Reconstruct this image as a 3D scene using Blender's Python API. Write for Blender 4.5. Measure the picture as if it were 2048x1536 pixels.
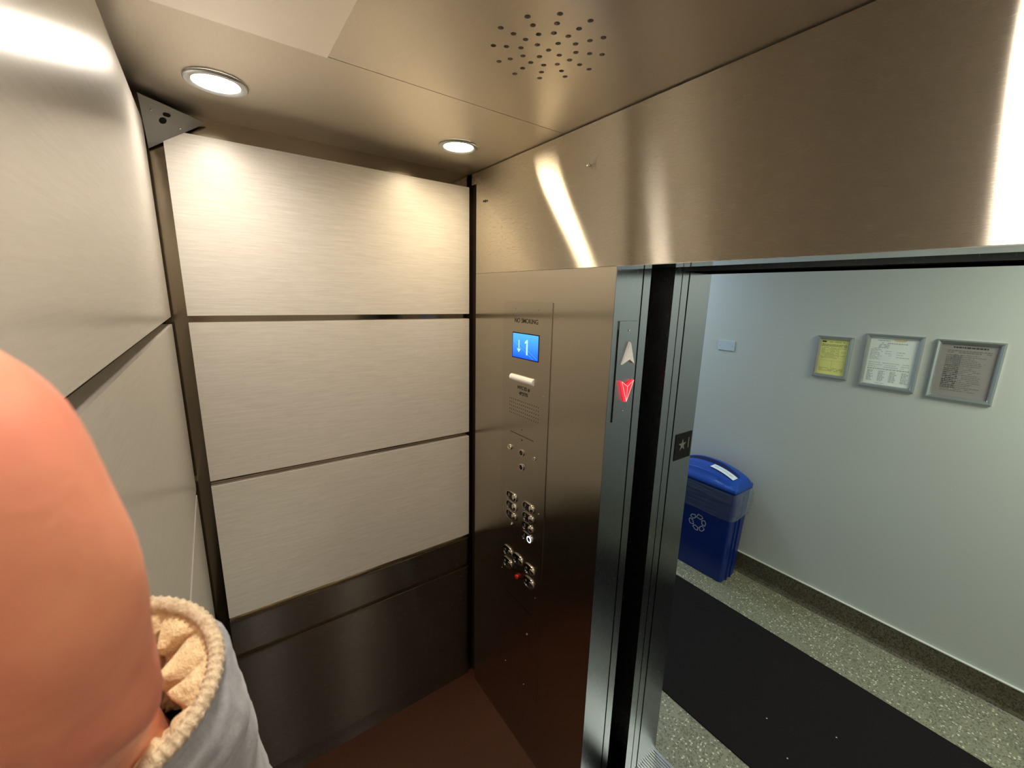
import bpy, bmesh, math, random
from math import sin, cos, pi
from mathutils import Vector, Matrix, noise
for o in list(bpy.data.objects): bpy.data.objects.remove(o)
SC = bpy.context.scene
COL = SC.collection
random.seed(7)

# ------------------------------------------------------------------ camera
CAM = Vector((0.0, 0.0, 2.043))
RIGHT = Vector((0.58073194, 0.81377192, 0.0229275))
DOWN = Vector((0.18296994, -0.1030266, -0.97770523))
FWD = Vector((-0.79326693, 0.5719797, -0.20872664))
cd = bpy.data.cameras.new('camera')
cam = bpy.data.objects.new('camera', cd); COL.objects.link(cam)
m3 = Matrix((RIGHT, -DOWN, -FWD)).transposed()
cam.matrix_world = Matrix.Translation(CAM) @ m3.to_4x4()
cd.sensor_width = 36.0; cd.lens = 829.96 / 2048 * 36.0
cd.clip_start = 0.005; cd.clip_end = 50
cd.dof.use_dof = True; cd.dof.focus_distance = 1.7; cd.dof.aperture_fstop = 15.0
SC.camera = cam
SC.view_settings.view_transform = 'Standard'; SC.view_settings.look = 'None'
SC.view_settings.gamma = 1.0; SC.view_settings.use_curve_mapping = False
SC.view_settings.exposure = 0.98
SC.cycles.use_denoising = True
SC.cycles.max_bounces = 10; SC.cycles.diffuse_bounces = 5; SC.cycles.glossy_bounces = 8
SC.cycles.sample_clamp_indirect = 6.0
SC.cycles.blur_glossy = 0.3

W = bpy.data.worlds.new('world'); SC.world = W; W.use_nodes = True
W.node_tree.nodes['Background'].inputs[0].default_value = (0.5, 0.5, 0.5, 1)
W.node_tree.nodes['Background'].inputs[1].default_value = 0.0

DOWNLIGHT = 108.0
def area(name, loc, rot, size, power, col, sy=None):
    l = bpy.data.lights.new(name, 'AREA'); l.energy = power; l.color = col
    l.shape = 'RECTANGLE'; l.size = size; l.size_y = sy or size
    o = bpy.data.objects.new(name, l); COL.objects.link(o)
    o.location = loc; o.rotation_euler = rot
    return o
# lobby lighting: a ceiling fixture to the right, and a cooler one beyond the left jamb
area('lobby_light_right', (0.80, 2.45, 2.66), (0, 0, 0), 0.6, 21, (0.95, 1.0, 0.80), 0.6)
area('lobby_light_left', (-2.55, 2.62, 2.60), (0, 0, 0), 0.6, 12, (0.68, 0.84, 1.0), 0.6)

def lin(c):
    return tuple((x/12.92 if x <= 0.04045 else ((x+0.055)/1.055)**2.4) for x in c)
def rgb(r, g, b): return lin((r/255, g/255, b/255)) + (1.0,)

# ------------------------------------------------------------------ materials
class NT:
    def __init__(s, name):
        s.m = bpy.data.materials.new(name); s.m.use_nodes = True
        s.t = s.m.node_tree; s.t.nodes.clear()
        s.out = s.n('ShaderNodeOutputMaterial')
    def n(s, typ, **k):
        x = s.t.nodes.new(typ)
        for a, b in k.items(): setattr(x, a, b)
        return x
    def l(s, a, b): s.t.links.new(a, b)
    def coords(s, scale=(1, 1, 1)):
        g = s.n('ShaderNodeNewGeometry'); mp = s.n('ShaderNodeMapping')
        s.l(g.outputs['Position'], mp.inputs['Vector']); mp.inputs['Scale'].default_value = scale
        return mp.outputs[0]
    def noise(s, scale=(1, 1, 1), sc=5.0, det=3.0, rough=0.6):
        v = s.coords(scale); x = s.n('ShaderNodeTexNoise')
        s.l(v, x.inputs['Vector']); x.inputs['Scale'].default_value = sc
        x.inputs['Detail'].default_value = det; x.inputs['Roughness'].default_value = rough
        return x.outputs['Fac']
    def rangemap(s, f, a, b, lo=0.0, hi=1.0):
        x = s.n('ShaderNodeMapRange'); s.l(f, x.inputs[0])
        x.inputs[1].default_value = lo; x.inputs[2].default_value = hi
        x.inputs[3].default_value = a; x.inputs[4].default_value = b
        return x.outputs[0]
    def mixcol(s, f, a, b):
        x = s.n('ShaderNodeMix', data_type='RGBA')
        s.l(f, x.inputs[0]); x.inputs[6].default_value = a; x.inputs[7].default_value = b
        return x.outputs[2]
    def bump(s, f, strength=0.1, dist=0.001):
        x = s.n('ShaderNodeBump'); s.l(f, x.inputs['Height'])
        x.inputs['Strength'].default_value = strength; x.inputs['Distance'].default_value = dist
        return x.outputs[0]

def simple(name, col, rough=0.5, metal=0.0, spec=0.5, **k):
    t = NT(name); p = t.n('ShaderNodeBsdfPrincipled')
    p.inputs['Base Color'].default_value = col; p.inputs['Roughness'].default_value = rough
    p.inputs['Metallic'].default_value = metal; p.inputs['Specular IOR Level'].default_value = spec
    for a, b in k.items(): p.inputs[a].default_value = b
    t.l(p.outputs[0], t.out.inputs[0])
    return t.m

def brushed(name, col, rough, aniso, tangent, streak=(1, 1, 1), col2=None, var=0.06, diff=0.0, wavy=0.0):
    """brushed stainless steel: glossy lobe stretched across the grain direction"""
    t = NT(name)
    g = t.n('ShaderNodeBsdfAnisotropic')
    f = t.noise(streak, 60.0, 3.0, 0.6)
    c2 = col2 or tuple(x*0.88 for x in col[:3]) + (1,)
    t.l(t.mixcol(t.rangemap(f, 0, 1, 0.3, 0.7), c2, col), g.inputs['Color'])
    t.l(t.rangemap(f, rough*(1-var), rough*(1+var), 0.3, 0.7), g.inputs['Roughness'])
    g.inputs['Anisotropy'].default_value = aniso
    cx = t.n('ShaderNodeCombineXYZ')
    for i in range(3): cx.inputs[i].default_value = tangent[i]
    t.l(cx.outputs[0], g.inputs['Tangent'])
    if wavy:
        w = t.noise((1, 1, 1), 3.0, 1.0, 0.4)
        t.l(t.bump(w, wavy, 0.01), g.inputs['Normal'])
    if diff > 0:
        d = t.n('ShaderNodeBsdfDiffuse'); d.inputs['Color'].default_value = col
        mx = t.n('ShaderNodeMixShader'); mx.inputs[0].default_value = diff
        t.l(g.outputs[0], mx.inputs[1]); t.l(d.outputs[0], mx.inputs[2]); t.l(mx.outputs[0], t.out.inputs[0])
    else:
        t.l(g.outputs[0], t.out.inputs[0])
    return t.m

STEEL = rgb(186, 176, 160)
STEEL_C = rgb(178, 176, 172)
M = {}
M['transom'] = brushed('brushed_steel_horizontal', rgb(212, 204, 190), 0.27, 0.85, (1, 0, 0), (0.6, 1, 30), col2=rgb(206, 198, 184), var=0.02, wavy=0.015)
M['ceiling'] = brushed('brushed_steel_ceiling', rgb(214, 206, 193), 0.30, 0.6, (1, 0, 0), (0.6, 30, 1), diff=0.12)
M['return'] = brushed('brushed_steel_vertical', rgb(198, 190, 176), 0.25, 0.66, (0, 0, 1), (30, 1, 0.6))
M['jamb'] = brushed('brushed_steel_jamb', rgb(160, 165, 176), 0.26, 0.6, (0, 0, 1), (30, 30, 0.6))
M['kick'] = brushed('brushed_steel_lower_panel', rgb(130, 126, 118), 0.26, 0.75, (0, 1, 0), (1, 0.6, 30))
M['kickx'] = brushed('brushed_steel_lower_panel_rear', rgb(130, 126, 118), 0.26, 0.75, (1, 0, 0), (0.6, 1, 30))
M['reveal'] = brushed('steel_reveal', rgb(140, 130, 113), 0.13, 0.3, (0, 1, 0), (1, 0.6, 30))
M['revealx'] = brushed('steel_reveal_rear', rgb(110, 102, 88), 0.2, 0.3, (1, 0, 0), (0.6, 1, 30))
M['hatch'] = simple('satin_hatch', rgb(246, 241, 234), 0.40, 1.0)
M['cop'] = brushed('brushed_steel_plate', rgb(192, 184, 170), 0.25, 0.66, (0, 0, 1), (30, 1, 0.6))
M['aluminium'] = simple('aluminium', rgb(205, 205, 200), 0.30, 1.0)
M['edge'] = simple('edge_highlight', rgb(226, 216, 198), 0.25, 1.0)  # paler than the panels, to carry the bright line along their tops
M['under'] = simple('smooth_steel', rgb(186, 188, 190), 0.14, 1.0)
M['satin'] = simple('satin_metal_frame', rgb(186, 192, 194), 0.28, 0.8)
M['chrome'] = simple('chrome', rgb(225, 220, 210), 0.12, 1.0)
M['darkbtn'] = simple('dark_button_face', rgb(46, 42, 38), 0.22, 0.8)
M['black'] = simple('black_void', rgb(8, 7, 6), 0.8, 0.0, 0.1)
M['blackplastic'] = simple('black_plastic', rgb(16, 16, 16), 0.6, 0.0, 0.15)
M['gap'] = simple('hoistway_dark', rgb(42, 34, 28), 0.7, 0.0, 0.2)
M['ink'] = simple('engraved_ink', rgb(40, 32, 24), 0.6)
M['white_plastic'] = simple('white_plastic', rgb(250, 248, 244), 0.35)
M['plate_white'] = simple('painted_plate', rgb(190, 204, 212), 0.4)
M['red'] = simple('red_button', rgb(196, 28, 38), 0.3)

def laminate(name, axis, bmp=0.12, rgh=0.38, met=0.12, ca=rgb(208, 202, 191), cb=rgb(234, 229, 220)):
    t = NT(name); p = t.n('ShaderNodeBsdfPrincipled')
    s = (26, 1.2, 26) if axis == 'y' else (1.2, 26, 26)
    f = t.noise(s, 9.0, 6.0, 0.75)
    f2 = t.noise((4, 4, 4), 90.0, 2.0, 0.6)
    mm = t.n('ShaderNodeMath', operation='ADD'); mul = t.n('ShaderNodeMath', operation='MULTIPLY')
    t.l(f2, mul.inputs[0]); mul.inputs[1].default_value = 0.35
    t.l(f, mm.inputs[0]); t.l(mul.outputs[0], mm.inputs[1])
    fac = t.rangemap(mm.outputs[0], 0, 1, 0.45, 0.92)
    t.l(t.mixcol(fac, ca, cb), p.inputs['Base Color'])
    p.inputs['Metallic'].default_value = met; p.inputs['Roughness'].default_value = rgh
    t.l(t.bump(mm.outputs[0], bmp, 0.0006), p.inputs['Normal'])
    t.l(p.outputs[0], t.out.inputs[0]); return t.m
M['lam'] = laminate('streaked_laminate_side', 'y')
M['lamx'] = laminate('streaked_laminate_rear', 'x', 0.006, 0.26, 0.35, rgb(208, 202, 192), rgb(218, 212, 203))

def emit(name, col, strength):
    t = NT(name); e = t.n('ShaderNodeEmission'); e.inputs[0].default_value = col; e.inputs[1].default_value = strength
    t.l(e.outputs[0], t.out.inputs[0]); return t.m
def lens_mat(name, col):
    # lensed LED: radiance falls off away from the lens axis
    t = NT(name); g = t.n('ShaderNodeNewGeometry'); d = t.n('ShaderNodeVectorMath', operation='DOT_PRODUCT')
    t.l(g.outputs['Incoming'], d.inputs[0]); t.l(g.outputs['Normal'], d.inputs[1])
    ab = t.n('ShaderNodeMath', operation='ABSOLUTE'); t.l(d.outputs['Value'], ab.inputs[0])
    pw = t.n('ShaderNodeMath', operation='POWER'); t.l(ab.outputs[0], pw.inputs[0]); pw.inputs[1].default_value = 1.0
    ml = t.n('ShaderNodeMath', operation='MULTIPLY'); t.l(pw.outputs[0], ml.inputs[0]); ml.inputs[1].default_value = DOWNLIGHT
    e = t.n('ShaderNodeEmission'); e.inputs[0].default_value = col; t.l(ml.outputs[0], e.inputs[1])
    t.l(e.outputs[0], t.out.inputs[0]); return t.m
M['lamp'] = lens_mat('downlight_lens', (1.0, 0.905, 0.79, 1))
M['lamp_warm'] = lens_mat('warm_downlight_lens', (1.0, 0.82, 0.55, 1))
M['ring'] = emit('lit_ring', (0.85, 0.9, 1.0, 1), 1.4)
M['redlit'] = emit('lit_red_arrow', (1.0, 0.02, 0.03, 1), 1.3)
M['redhot'] = emit('lit_red_edges', (1.0, 0.20, 0.18, 1), 1.6)

def screen_mat():
    t = NT('blue_screen'); g = t.n('ShaderNodeNewGeometry'); sx = t.n('ShaderNodeSeparateXYZ'); t.l(g.outputs['Position'], sx.inputs[0])
    f = t.rangemap(sx.outputs[2], 0, 1, 1.807, 1.90)
    e = t.n('ShaderNodeEmission'); t.l(t.mixcol(f, (0.01, 0.08, 0.85, 1), (0.07, 0.32, 0.95, 1)), e.inputs[0]); e.inputs[1].default_value = 0.95
    t.l(e.outputs[0], t.out.inputs[0]); return t.m
M['screen'] = screen_mat()
M['glyph'] = emit('screen_glyph', (0.35, 0.68, 0.95, 1), 0.9)
M['screenline'] = emit('screen_line', (0.10, 0.38, 0.95, 1), 0.9)

def floor_red():
    t = NT('red_brown_rubber_floor'); p = t.n('ShaderNodeBsdfPrincipled')
    f = t.noise((1, 1, 1), 120.0, 3.0, 0.7)
    t.l(t.mixcol(t.rangemap(f, 0, 1, 0.3, 0.7), rgb(56, 29, 15), rgb(73, 39, 22)), p.inputs['Base Color'])
    p.inputs['Roughness'].default_value = 0.55; p.inputs['Specular IOR Level'].default_value = 0.3
    t.l(t.bump(f, 0.2, 0.0006), p.inputs['Normal']); t.l(p.outputs[0], t.out.inputs[0]); return t.m
M['floor'] = floor_red()

def terrazzo(name, base, base2, chips, dark, rough=0.3):
    t = NT(name); p = t.n('ShaderNodeBsdfPrincipled')
    v = t.n('ShaderNodeTexVoronoi'); t.l(t.coords(), v.inputs['Vector']); v.inputs['Scale'].default_value = 75.0
    v2 = t.n('ShaderNodeTexVoronoi'); t.l(t.coords((1.1, 0.9, 1)), v2.inputs['Vector']); v2.inputs['Scale'].default_value = 150.0
    n = t.noise((1, 1, 1), 6.0, 4.0, 0.6)
    base_c = t.mixcol(t.rangemap(n, 0, 1, 0.3, 0.7), base, base2)
    # chips: cells whose random colour is high, near the cell centre
    s1 = t.n('ShaderNodeSeparateColor'); t.l(v.outputs['Color'], s1.inputs[0])
    c1 = t.rangemap(s1.outputs[0], 0, 1, 0.62, 0.66)
    d1 = t.rangemap(v.outputs['Distance'], 1, 0, 0.30, 0.42)
    m1 = t.n('ShaderNodeMath', operation='MULTIPLY'); t.l(c1, m1.inputs[0]); t.l(d1, m1.inputs[1])
    s2 = t.n('ShaderNodeSeparateColor'); t.l(v2.outputs['Color'], s2.inputs[0])
    c2 = t.rangemap(s2.outputs[1], 0, 1, 0.72, 0.76)
    mx = t.n('ShaderNodeMix', data_type='RGBA'); t.l(m1.outputs[0], mx.inputs[0]); t.l(base_c, mx.inputs[6]); mx.inputs[7].default_value = chips
    mx2 = t.n('ShaderNodeMix', data_type='RGBA'); t.l(c2, mx2.inputs[0]); t.l(mx.outputs[2], mx2.inputs[6]); mx2.inputs[7].default_value = dark
    t.l(mx2.outputs[2], p.inputs['Base Color']); p.inputs['Roughness'].default_value = rough
    t.l(p.outputs[0], t.out.inputs[0]); return t.m
M['terrazzo'] = terrazzo('terrazzo_floor', rgb(128, 128, 108), rgb(140, 138, 118), rgb(206, 202, 180), rgb(104, 104, 88), 0.4)
M['cove'] = terrazzo('terrazzo_base', rgb(86, 80, 64), rgb(96, 90, 72), rgb(112, 106, 88), rgb(60, 54, 44), 0.4)

def mat_mat():
    t = NT('charcoal_ribbed_mat'); p = t.n('ShaderNodeBsdfPrincipled')
    f = t.noise((1, 1, 1), 160.0, 3.0, 0.7); f2 = t.noise((3, 12, 3), 40.0, 2.0, 0.5)
    t.l(t.mixcol(t.rangemap(f, 0, 1, 0.3, 0.7), rgb(20, 17, 18), rgb(33, 29, 30)), p.inputs['Base Color'])
    p.inputs['Roughness'].default_value = 0.95; p.inputs['Specular IOR Level'].default_value = 0.15
    t.l(t.bump(f2, 0.4, 0.002), p.inputs['Normal']); t.l(p.outputs[0], t.out.inputs[0]); return t.m
M['mat'] = mat_mat()
def paint(name, col):
    t = NT(name); p = t.n('ShaderNodeBsdfPrincipled'); f = t.noise((1, 1, 1), 220.0, 2.0, 0.5)
    p.inputs['Base Color'].default_value = col; p.inputs['Roughness'].default_value = 0.5
    t.l(t.bump(f, 0.05, 0.0005), p.inputs['Normal']); t.l(p.outputs[0], t.out.inputs[0]); return t.m
M['wall'] = paint('pale_blue_green_paint', rgb(194, 197, 194))
M['lobbyceil'] = paint('lobby_ceiling_paint', rgb(214, 214, 206))
M['caulk'] = simple('white_caulk', rgb(210, 212, 206), 0.5)
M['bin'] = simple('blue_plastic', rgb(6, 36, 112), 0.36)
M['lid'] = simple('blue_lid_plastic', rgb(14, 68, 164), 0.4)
M['slotshade'] = simple('slot_shade', rgb(4, 20, 70), 0.6)  # darker blue than the lid: shade of the slot opening as colour
M['decal'] = simple('printed_symbol', rgb(176, 180, 190), 0.5)
M['sticker'] = simple('sticker_white', rgb(226, 236, 240), 0.5)
M['faint'] = simple('faint_print', rgb(170, 182, 184), 0.6)
def bag():
    t = NT('clear_bag_film'); tr = t.n('ShaderNodeBsdfTransparent'); tr.inputs[0].default_value = (0.86, 0.89, 0.93, 1)
    g = t.n('ShaderNodeBsdfPrincipled'); g.inputs['Base Color'].default_value = rgb(150, 160, 176); g.inputs['Roughness'].default_value = 0.18
    mx = t.n('ShaderNodeMixShader'); lw = t.n('ShaderNodeLayerWeight'); lw.inputs[0].default_value = 0.35
    f = t.rangemap(lw.outputs['Facing'], 0.10, 0.65)
    t.l(f, mx.inputs[0]); t.l(tr.outputs[0], mx.inputs[1]); t.l(g.outputs[0], mx.inputs[2]); t.l(mx.outputs[0], t.out.inputs[0]); return t.m
M['bag'] = bag()
M['paper_y'] = simple('yellow_paper', rgb(234, 230, 140), 0.6)
M['paper_w'] = simple('white_paper', rgb(232, 238, 234), 0.6)
M['paper_sheen'] = simple('glass_sheen_paper', rgb(150, 144, 143), 0.3)  # grey-mauve reflection of the frame's glass put into the sheet's colour
M['printc'] = simple('print_grey', rgb(172, 178, 175), 0.6)
M['printd'] = simple('print_dark', rgb(118, 115, 112), 0.6)
M['printg'] = simple('print_olive', rgb(150, 152, 92), 0.6)
M['printk'] = simple('print_black', rgb(60, 56, 56), 0.6)
M['orange'] = simple('orange_stain', rgb(226, 206, 158), 0.6)
M['skin'] = None
def skin():
    t = NT('skin'); p = t.n('ShaderNodeBsdfPrincipled'); f = t.noise((1, 1, 1), 26.0, 3.0, 0.6)
    t.l(t.mixcol(t.rangemap(f, 0, 1, 0.3, 0.7), rgb(206, 122, 102), rgb(234, 160, 126)), p.inputs['Base Color'])
    p.inputs['Roughness'].default_value = 0.5; p.inputs['Subsurface Weight'].default_value = 0.25
    p.inputs['Subsurface Radius'].default_value = (1.0, 0.35, 0.2); p.inputs['Subsurface Scale'].default_value = 0.006
    f2 = t.noise((1, 1, 1), 380.0, 3.0, 0.6); t.l(t.bump(f2, 0.2, 0.0006), p.inputs['Normal'])
    t.l(p.outputs[0], t.out.inputs[0]); return t.m
M['skin'] = skin()
M['nail'] = simple('nail', rgb(232, 178, 156), 0.3)
def fabric(name, a, b, sc, bs=0.5, bd=0.002):
    t = NT(name); p = t.n('ShaderNodeBsdfPrincipled'); f = t.noise((1, 1, 1), sc, 5.0, 0.7)
    t.l(t.mixcol(t.rangemap(f, 0, 1, 0.3, 0.7), a, b), p.inputs['Base Color']); p.inputs['Roughness'].default_value = 0.95
    p.inputs['Specular IOR Level'].default_value = 0.1; p.inputs['Sheen Weight'].default_value = 0.2
    t.l(t.bump(f, bs, bd), p.inputs['Normal']); t.l(p.outputs[0], t.out.inputs[0]); return t.m
M['sleeve'] = fabric('grey_blue_cotton', rgb(128, 130, 136), rgb(158, 158, 160), 90.0, 0.4)
M['fleece'] = fabric('cream_fleece', rgb(206, 178, 132), rgb(240, 220, 176), 160.0, 0.9, 0.004)
M['knit'] = fabric('knit_edge', rgb(176, 152, 122), rgb(232, 212, 178), 300.0, 0.9, 0.003)

# ------------------------------------------------------------------ mesh helpers
def B(): return bmesh.new()
def box(bm, x0, x1, y0, y1, z0, z1):
    v = [bm.verts.new((x, y, z)) for z in (z0, z1) for y in (y0, y1) for x in (x0, x1)]
    for f in ((0, 2, 3, 1), (4, 5, 7, 6), (0, 1, 5, 4), (2, 6, 7, 3), (0, 4, 6, 2), (1, 3, 7, 5)):
        bm.faces.new([v[i] for i in f])
    return bm
def bx(*a): return box(B(), *a)
def bevel(bm, w=0.002, seg=2, angle=0.6):
    e = [e for e in bm.edges if len(e.link_faces) == 2 and e.calc_face_angle(0) > angle]
    bmesh.ops.bevel(bm, geom=e, offset=w, segments=seg, profile=0.5, affect='EDGES')
    return bm
def xf(bm, mat):
    bmesh.ops.transform(bm, matrix=mat, verts=bm.verts); return bm
def merge(a, b):
    me = bpy.data.meshes.new('tmp'); b.to_mesh(me); a.from_mesh(me); bpy.data.meshes.remove(me); b.free(); return a
def obj(name, bm, mat, parent=None, smooth=False, mats=None):
    bmesh.ops.recalc_face_normals(bm, faces=bm.faces)
    me = bpy.data.meshes.new(name); bm.to_mesh(me); bm.free()
    if smooth:
        for p in me.polygons: p.use_smooth = True
        if smooth != 'all':
            try: me.set_sharp_from_angle(angle=0.6)
            except Exception: pass
    for mm in (mats or [mat]): me.materials.append(mm)
    o = bpy.data.objects.new(name, me); COL.objects.link(o)
    if parent is not None:
        o.parent = parent
        o.matrix_parent_inverse = parent.matrix_world.inverted()
    return o
def tag(o, label, cat, group=None):
    o['label'] = label; o['category'] = cat
    if group: o['group'] = group
    return o
def thing(name, label, cat, loc, group=None):
    o = bpy.data.objects.new(name, None); COL.objects.link(o); o.location = loc
    o.matrix_world = Matrix.Translation(Vector(loc)); o.empty_display_size = 0.05
    return tag(o, label, cat, group)
def struct(name, bm, mat, **k):
    o = obj(name, bm, mat, **k); o['kind'] = 'structure'; return o
def ngon_prism(pts, d0, d1):
    """pts in (u,v); extruded along w from d0 to d1 -> coords (u, v, w)"""
    bm = B(); a = [bm.verts.new((u, v, d0)) for u, v in pts]; b = [bm.verts.new((u, v, d1)) for u, v in pts]
    n = len(pts); bm.faces.new(a[::-1]); bm.faces.new(b)
    for i in range(n): bm.faces.new((a[i], a[(i+1) % n], b[(i+1) % n], b[i]))
    return bm
def basis(u, v, w, o=(0, 0, 0)):
    m = Matrix((Vector(u), Vector(v), Vector(w))).transposed().to_4x4(); m.translation = Vector(o); return m
def lathe(prof, seg=32, mat=None):
    """prof: (radius, height) pairs, axis w"""
    bm = B(); rings = []
    for r, h in prof:
        if r < 1e-6: rings.append([bm.verts.new((0, 0, h))])
        else: rings.append([bm.verts.new((r*cos(2*pi*i/seg), r*sin(2*pi*i/seg), h)) for i in range(seg)])
    for a, b in zip(rings, rings[1:]):
        for i in range(seg):
            j = (i+1) % seg
            if len(a) == 1 and len(b) == 1: continue
            if len(a) == 1: bm.faces.new((a[0], b[j], b[i]))
            elif len(b) == 1: bm.faces.new((a[i], a[j], b[0]))
            else: bm.faces.new((a[i], a[j], b[j], b[i]))
    if mat is not None: xf(bm, mat)
    return bm
def text_bm(s, size, depth, mat, align='CENTER', bold=0.0, sx=1.0):
    c = bpy.data.curves.new('t', 'FONT'); c.body = s; c.size = size; c.align_x = align; c.align_y = 'CENTER'
    c.extrude = depth; c.offset = bold
    o = bpy.data.objects.new('t', c); COL.objects.link(o)
    dg = bpy.context.evaluated_depsgraph_get(); me = bpy.data.meshes.new_from_object(o.evaluated_get(dg))
    bm = B(); bm.from_mesh(me); bpy.data.objects.remove(o); bpy.data.curves.remove(c); bpy.data.meshes.remove(me)
    xf(bm, Matrix.Diagonal((sx, 1, 1, 1))); return xf(bm, mat)
def pill(w, h, n=8):
    """stadium outline, width w height h"""
    r = h/2; c = w/2-r; pts = []
    for k in range(n+1): a = -pi/2+pi*k/n; pts.append((c+r*cos(a), r*sin(a)))
    for k in range(n+1): a = pi/2+pi*k/n; pts.append((-c+r*cos(a), r*sin(a)))
    return pts
def loft(rings, close=True, cap=True):
    bm = B(); R = [[bm.verts.new(p) for p in r] for r in rings]
    n = len(R[0])
    for a, b in zip(R, R[1:]):
        for i in range(n if close else n-1):
            j = (i+1) % n; bm.faces.new((a[i], a[j], b[j], b[i]))
    if cap and close: bm.faces.new(R[0][::-1]); bm.faces.new(R[-1])
    return bm

# ------------------------------------------------------------------ cab dimensions
XW = -1.664      # face of the side wall panels
XB = -1.684      # metal backing of the side wall
YR = -0.100      # face of the rear wall panels
YB = -0.124
YF = 0.9625      # front wall face
ZC = 2.545
XR = 0.150       # face of the right wall
XJ = -0.831      # door jamb plane
XJR = 0.112
ZD = 2.133
JO = 1.465       # outer edge of lobby jamb

# ------------------------------------------------------------------ cab shell
struct('floor', bx(XB, XR+.02, YB, .985, -0.04, 0.0), M['floor'])
struct('wall_left', bx(XB-.03, XB, YB, 1.0, 0, ZC+.03), M['reveal'])
bm = bx(XB, XR, YB-.03, YB, 0, ZC+.03)
struct('wall_rear', bm, M['revealx'])
struct('wall_right', bx(XR, XR+.03, YB, 1.0, 0, ZC+.03), M['lam'])
# recess strip behind the front corner
struct('trim_1', bx(XB, -1.600, .982, .998, 0, 2.50), M['gap'])
# front return (carries the operating panel)
b = bx(-1.624, XJ-.002, YF, 1.081, 0.0, ZD-.001); bevel(b, .001, 2)
struct('wall_front', b, M['return'])
struct('trim_9', bx(XJ-.002, XJ, YF+.0004, 1.081, 0, ZD-.002), M['jamb'])
struct('trim_10', bx(XJ-.004, XR, YF+.0008, 1.0805, ZD-.0018, ZD-.0002), M['under'])
b = B()   # transom with the notch at the corner: full width above 2.50
for a in ((-1.624, XR, YF, 1.081, ZD, 2.499), (XB+.022, XR, YF, 1.081, 2.499, ZC-.004)): box(b, *a)
struct('trim_2', b, M['transom'])
struct('trim_3', bx(XJR, XR, YF, 1.081, 0, ZD), M['return'])
# ceiling in three sheets
holes = [(0, 0)]
for k in range(12):
    a = k*pi/6
    for r in ((.030, .060, .090, .120) if k % 3 == 0 else (.058, .088, .115)): holes.append((r*cos(a), r*sin(a)))
SPX, SPY = -.770, .629
struct('ceiling', bx(XB, -1.0885, YB, YF+.01, ZC, ZC+.012), M['ceiling'])
ceil2 = struct('ceiling_centre', bx(-1.0865, XR, YB, YF+.01, ZC, ZC+.012), M['ceiling'])
cb = B()
for hx, hy in holes:
    merge(cb, lathe([(0, -.01), (.0058, -.01), (.0058, .03), (0, .03)], 14, Matrix.Translation((SPX+hx, SPY+hy, ZC))))
cut = obj('cutter', cb, M['black'])
md = ceil2.modifiers.new('b', 'BOOLEAN'); md.object = cut; md.operation = 'DIFFERENCE'; md.solver = 'EXACT'
dg = bpy.context.evaluated_depsgraph_get(); nm = bpy.data.meshes.new_from_object(ceil2.evaluated_get(dg))
ceil2.modifiers.clear(); ceil2.data = nm; bpy.data.objects.remove(cut)
if len(nm.materials) == 0: nm.materials.append(M['ceiling'])
for p in nm.polygons: p.material_index = 0
struct('ceiling_upper', bx(XB-.03, XR+.03, YB-.03, 1.09, ZC+.05, ZC+.08), M['black'])
cup = lathe([(.20, ZC+.014), (.20, ZC+.045), (0, ZC+.045)], 32, Matrix.Translation((SPX, SPY, 0)))
merge(cup, lathe([(.14, ZC+.0125), (.14, ZC+.02), (0, ZC+.02)], 32, Matrix.Translation((SPX, SPY, 0))))
tag(obj('speaker', cup, M['black'], smooth=True), 'dark round speaker behind the starburst of holes drilled in the steel ceiling', 'speaker')

h = obj('ceiling_hatch', bevel(bx(-1.0865, -.4535, YB+.02, .264, ZC-.003, ZC-.0005), .001, 1), M['hatch'])
tag(h, 'pale satin rectangular hatch panel set in the steel elevator ceiling', 'hatch')

# wall panels of the side wall ------------------------------------------------
def wpanel(name, label, y0, y1, z0, z1, mat):
    o = obj(name, bevel(bx(XB+.0005, XW, y0, y1, z0, z1), .0015, 2), mat)
    if mat is M['kick']: obj('edge_highlight', bevel(bx(XB+.001, XW+.0012, y0+.001, y1-.001, z1-.003, z1+.001), .0012, 2), M['edge'], o)  # added pale strip stands in for light caught on the top bevel
    return tag(o, label, 'wall panel', None)
PY0, PY1 = -.062, .951
wpanel('wall_panel', 'upper streaky cream laminate panel below the ceiling, facing the camera between corner camera and front corner', PY0, PY1, 1.957, 2.489, M['lam'])
wpanel('wall_panel', 'middle streaky cream laminate panel on the wall left of the control panel', PY0, PY1, 1.397, 1.935, M['lam'])
wpanel('wall_panel', 'lowest streaky cream laminate panel, just above the steel band on the side wall', PY0, PY1, .852, 1.376, M['lam'])
wpanel('wall_panel', 'narrow dark steel band running between the cream panels and the kick panel', PY0, PY1, .686, .832, M['kick'])
wpanel('kick_panel', 'tall dark steel kick panel at the bottom of the side wall above the floor', PY0, PY1, .088, .668, M['kick'])
struct('baseboard_left', bx(XB, XW-.006, PY0, PY1, 0, .082), M['kick'])
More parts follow.
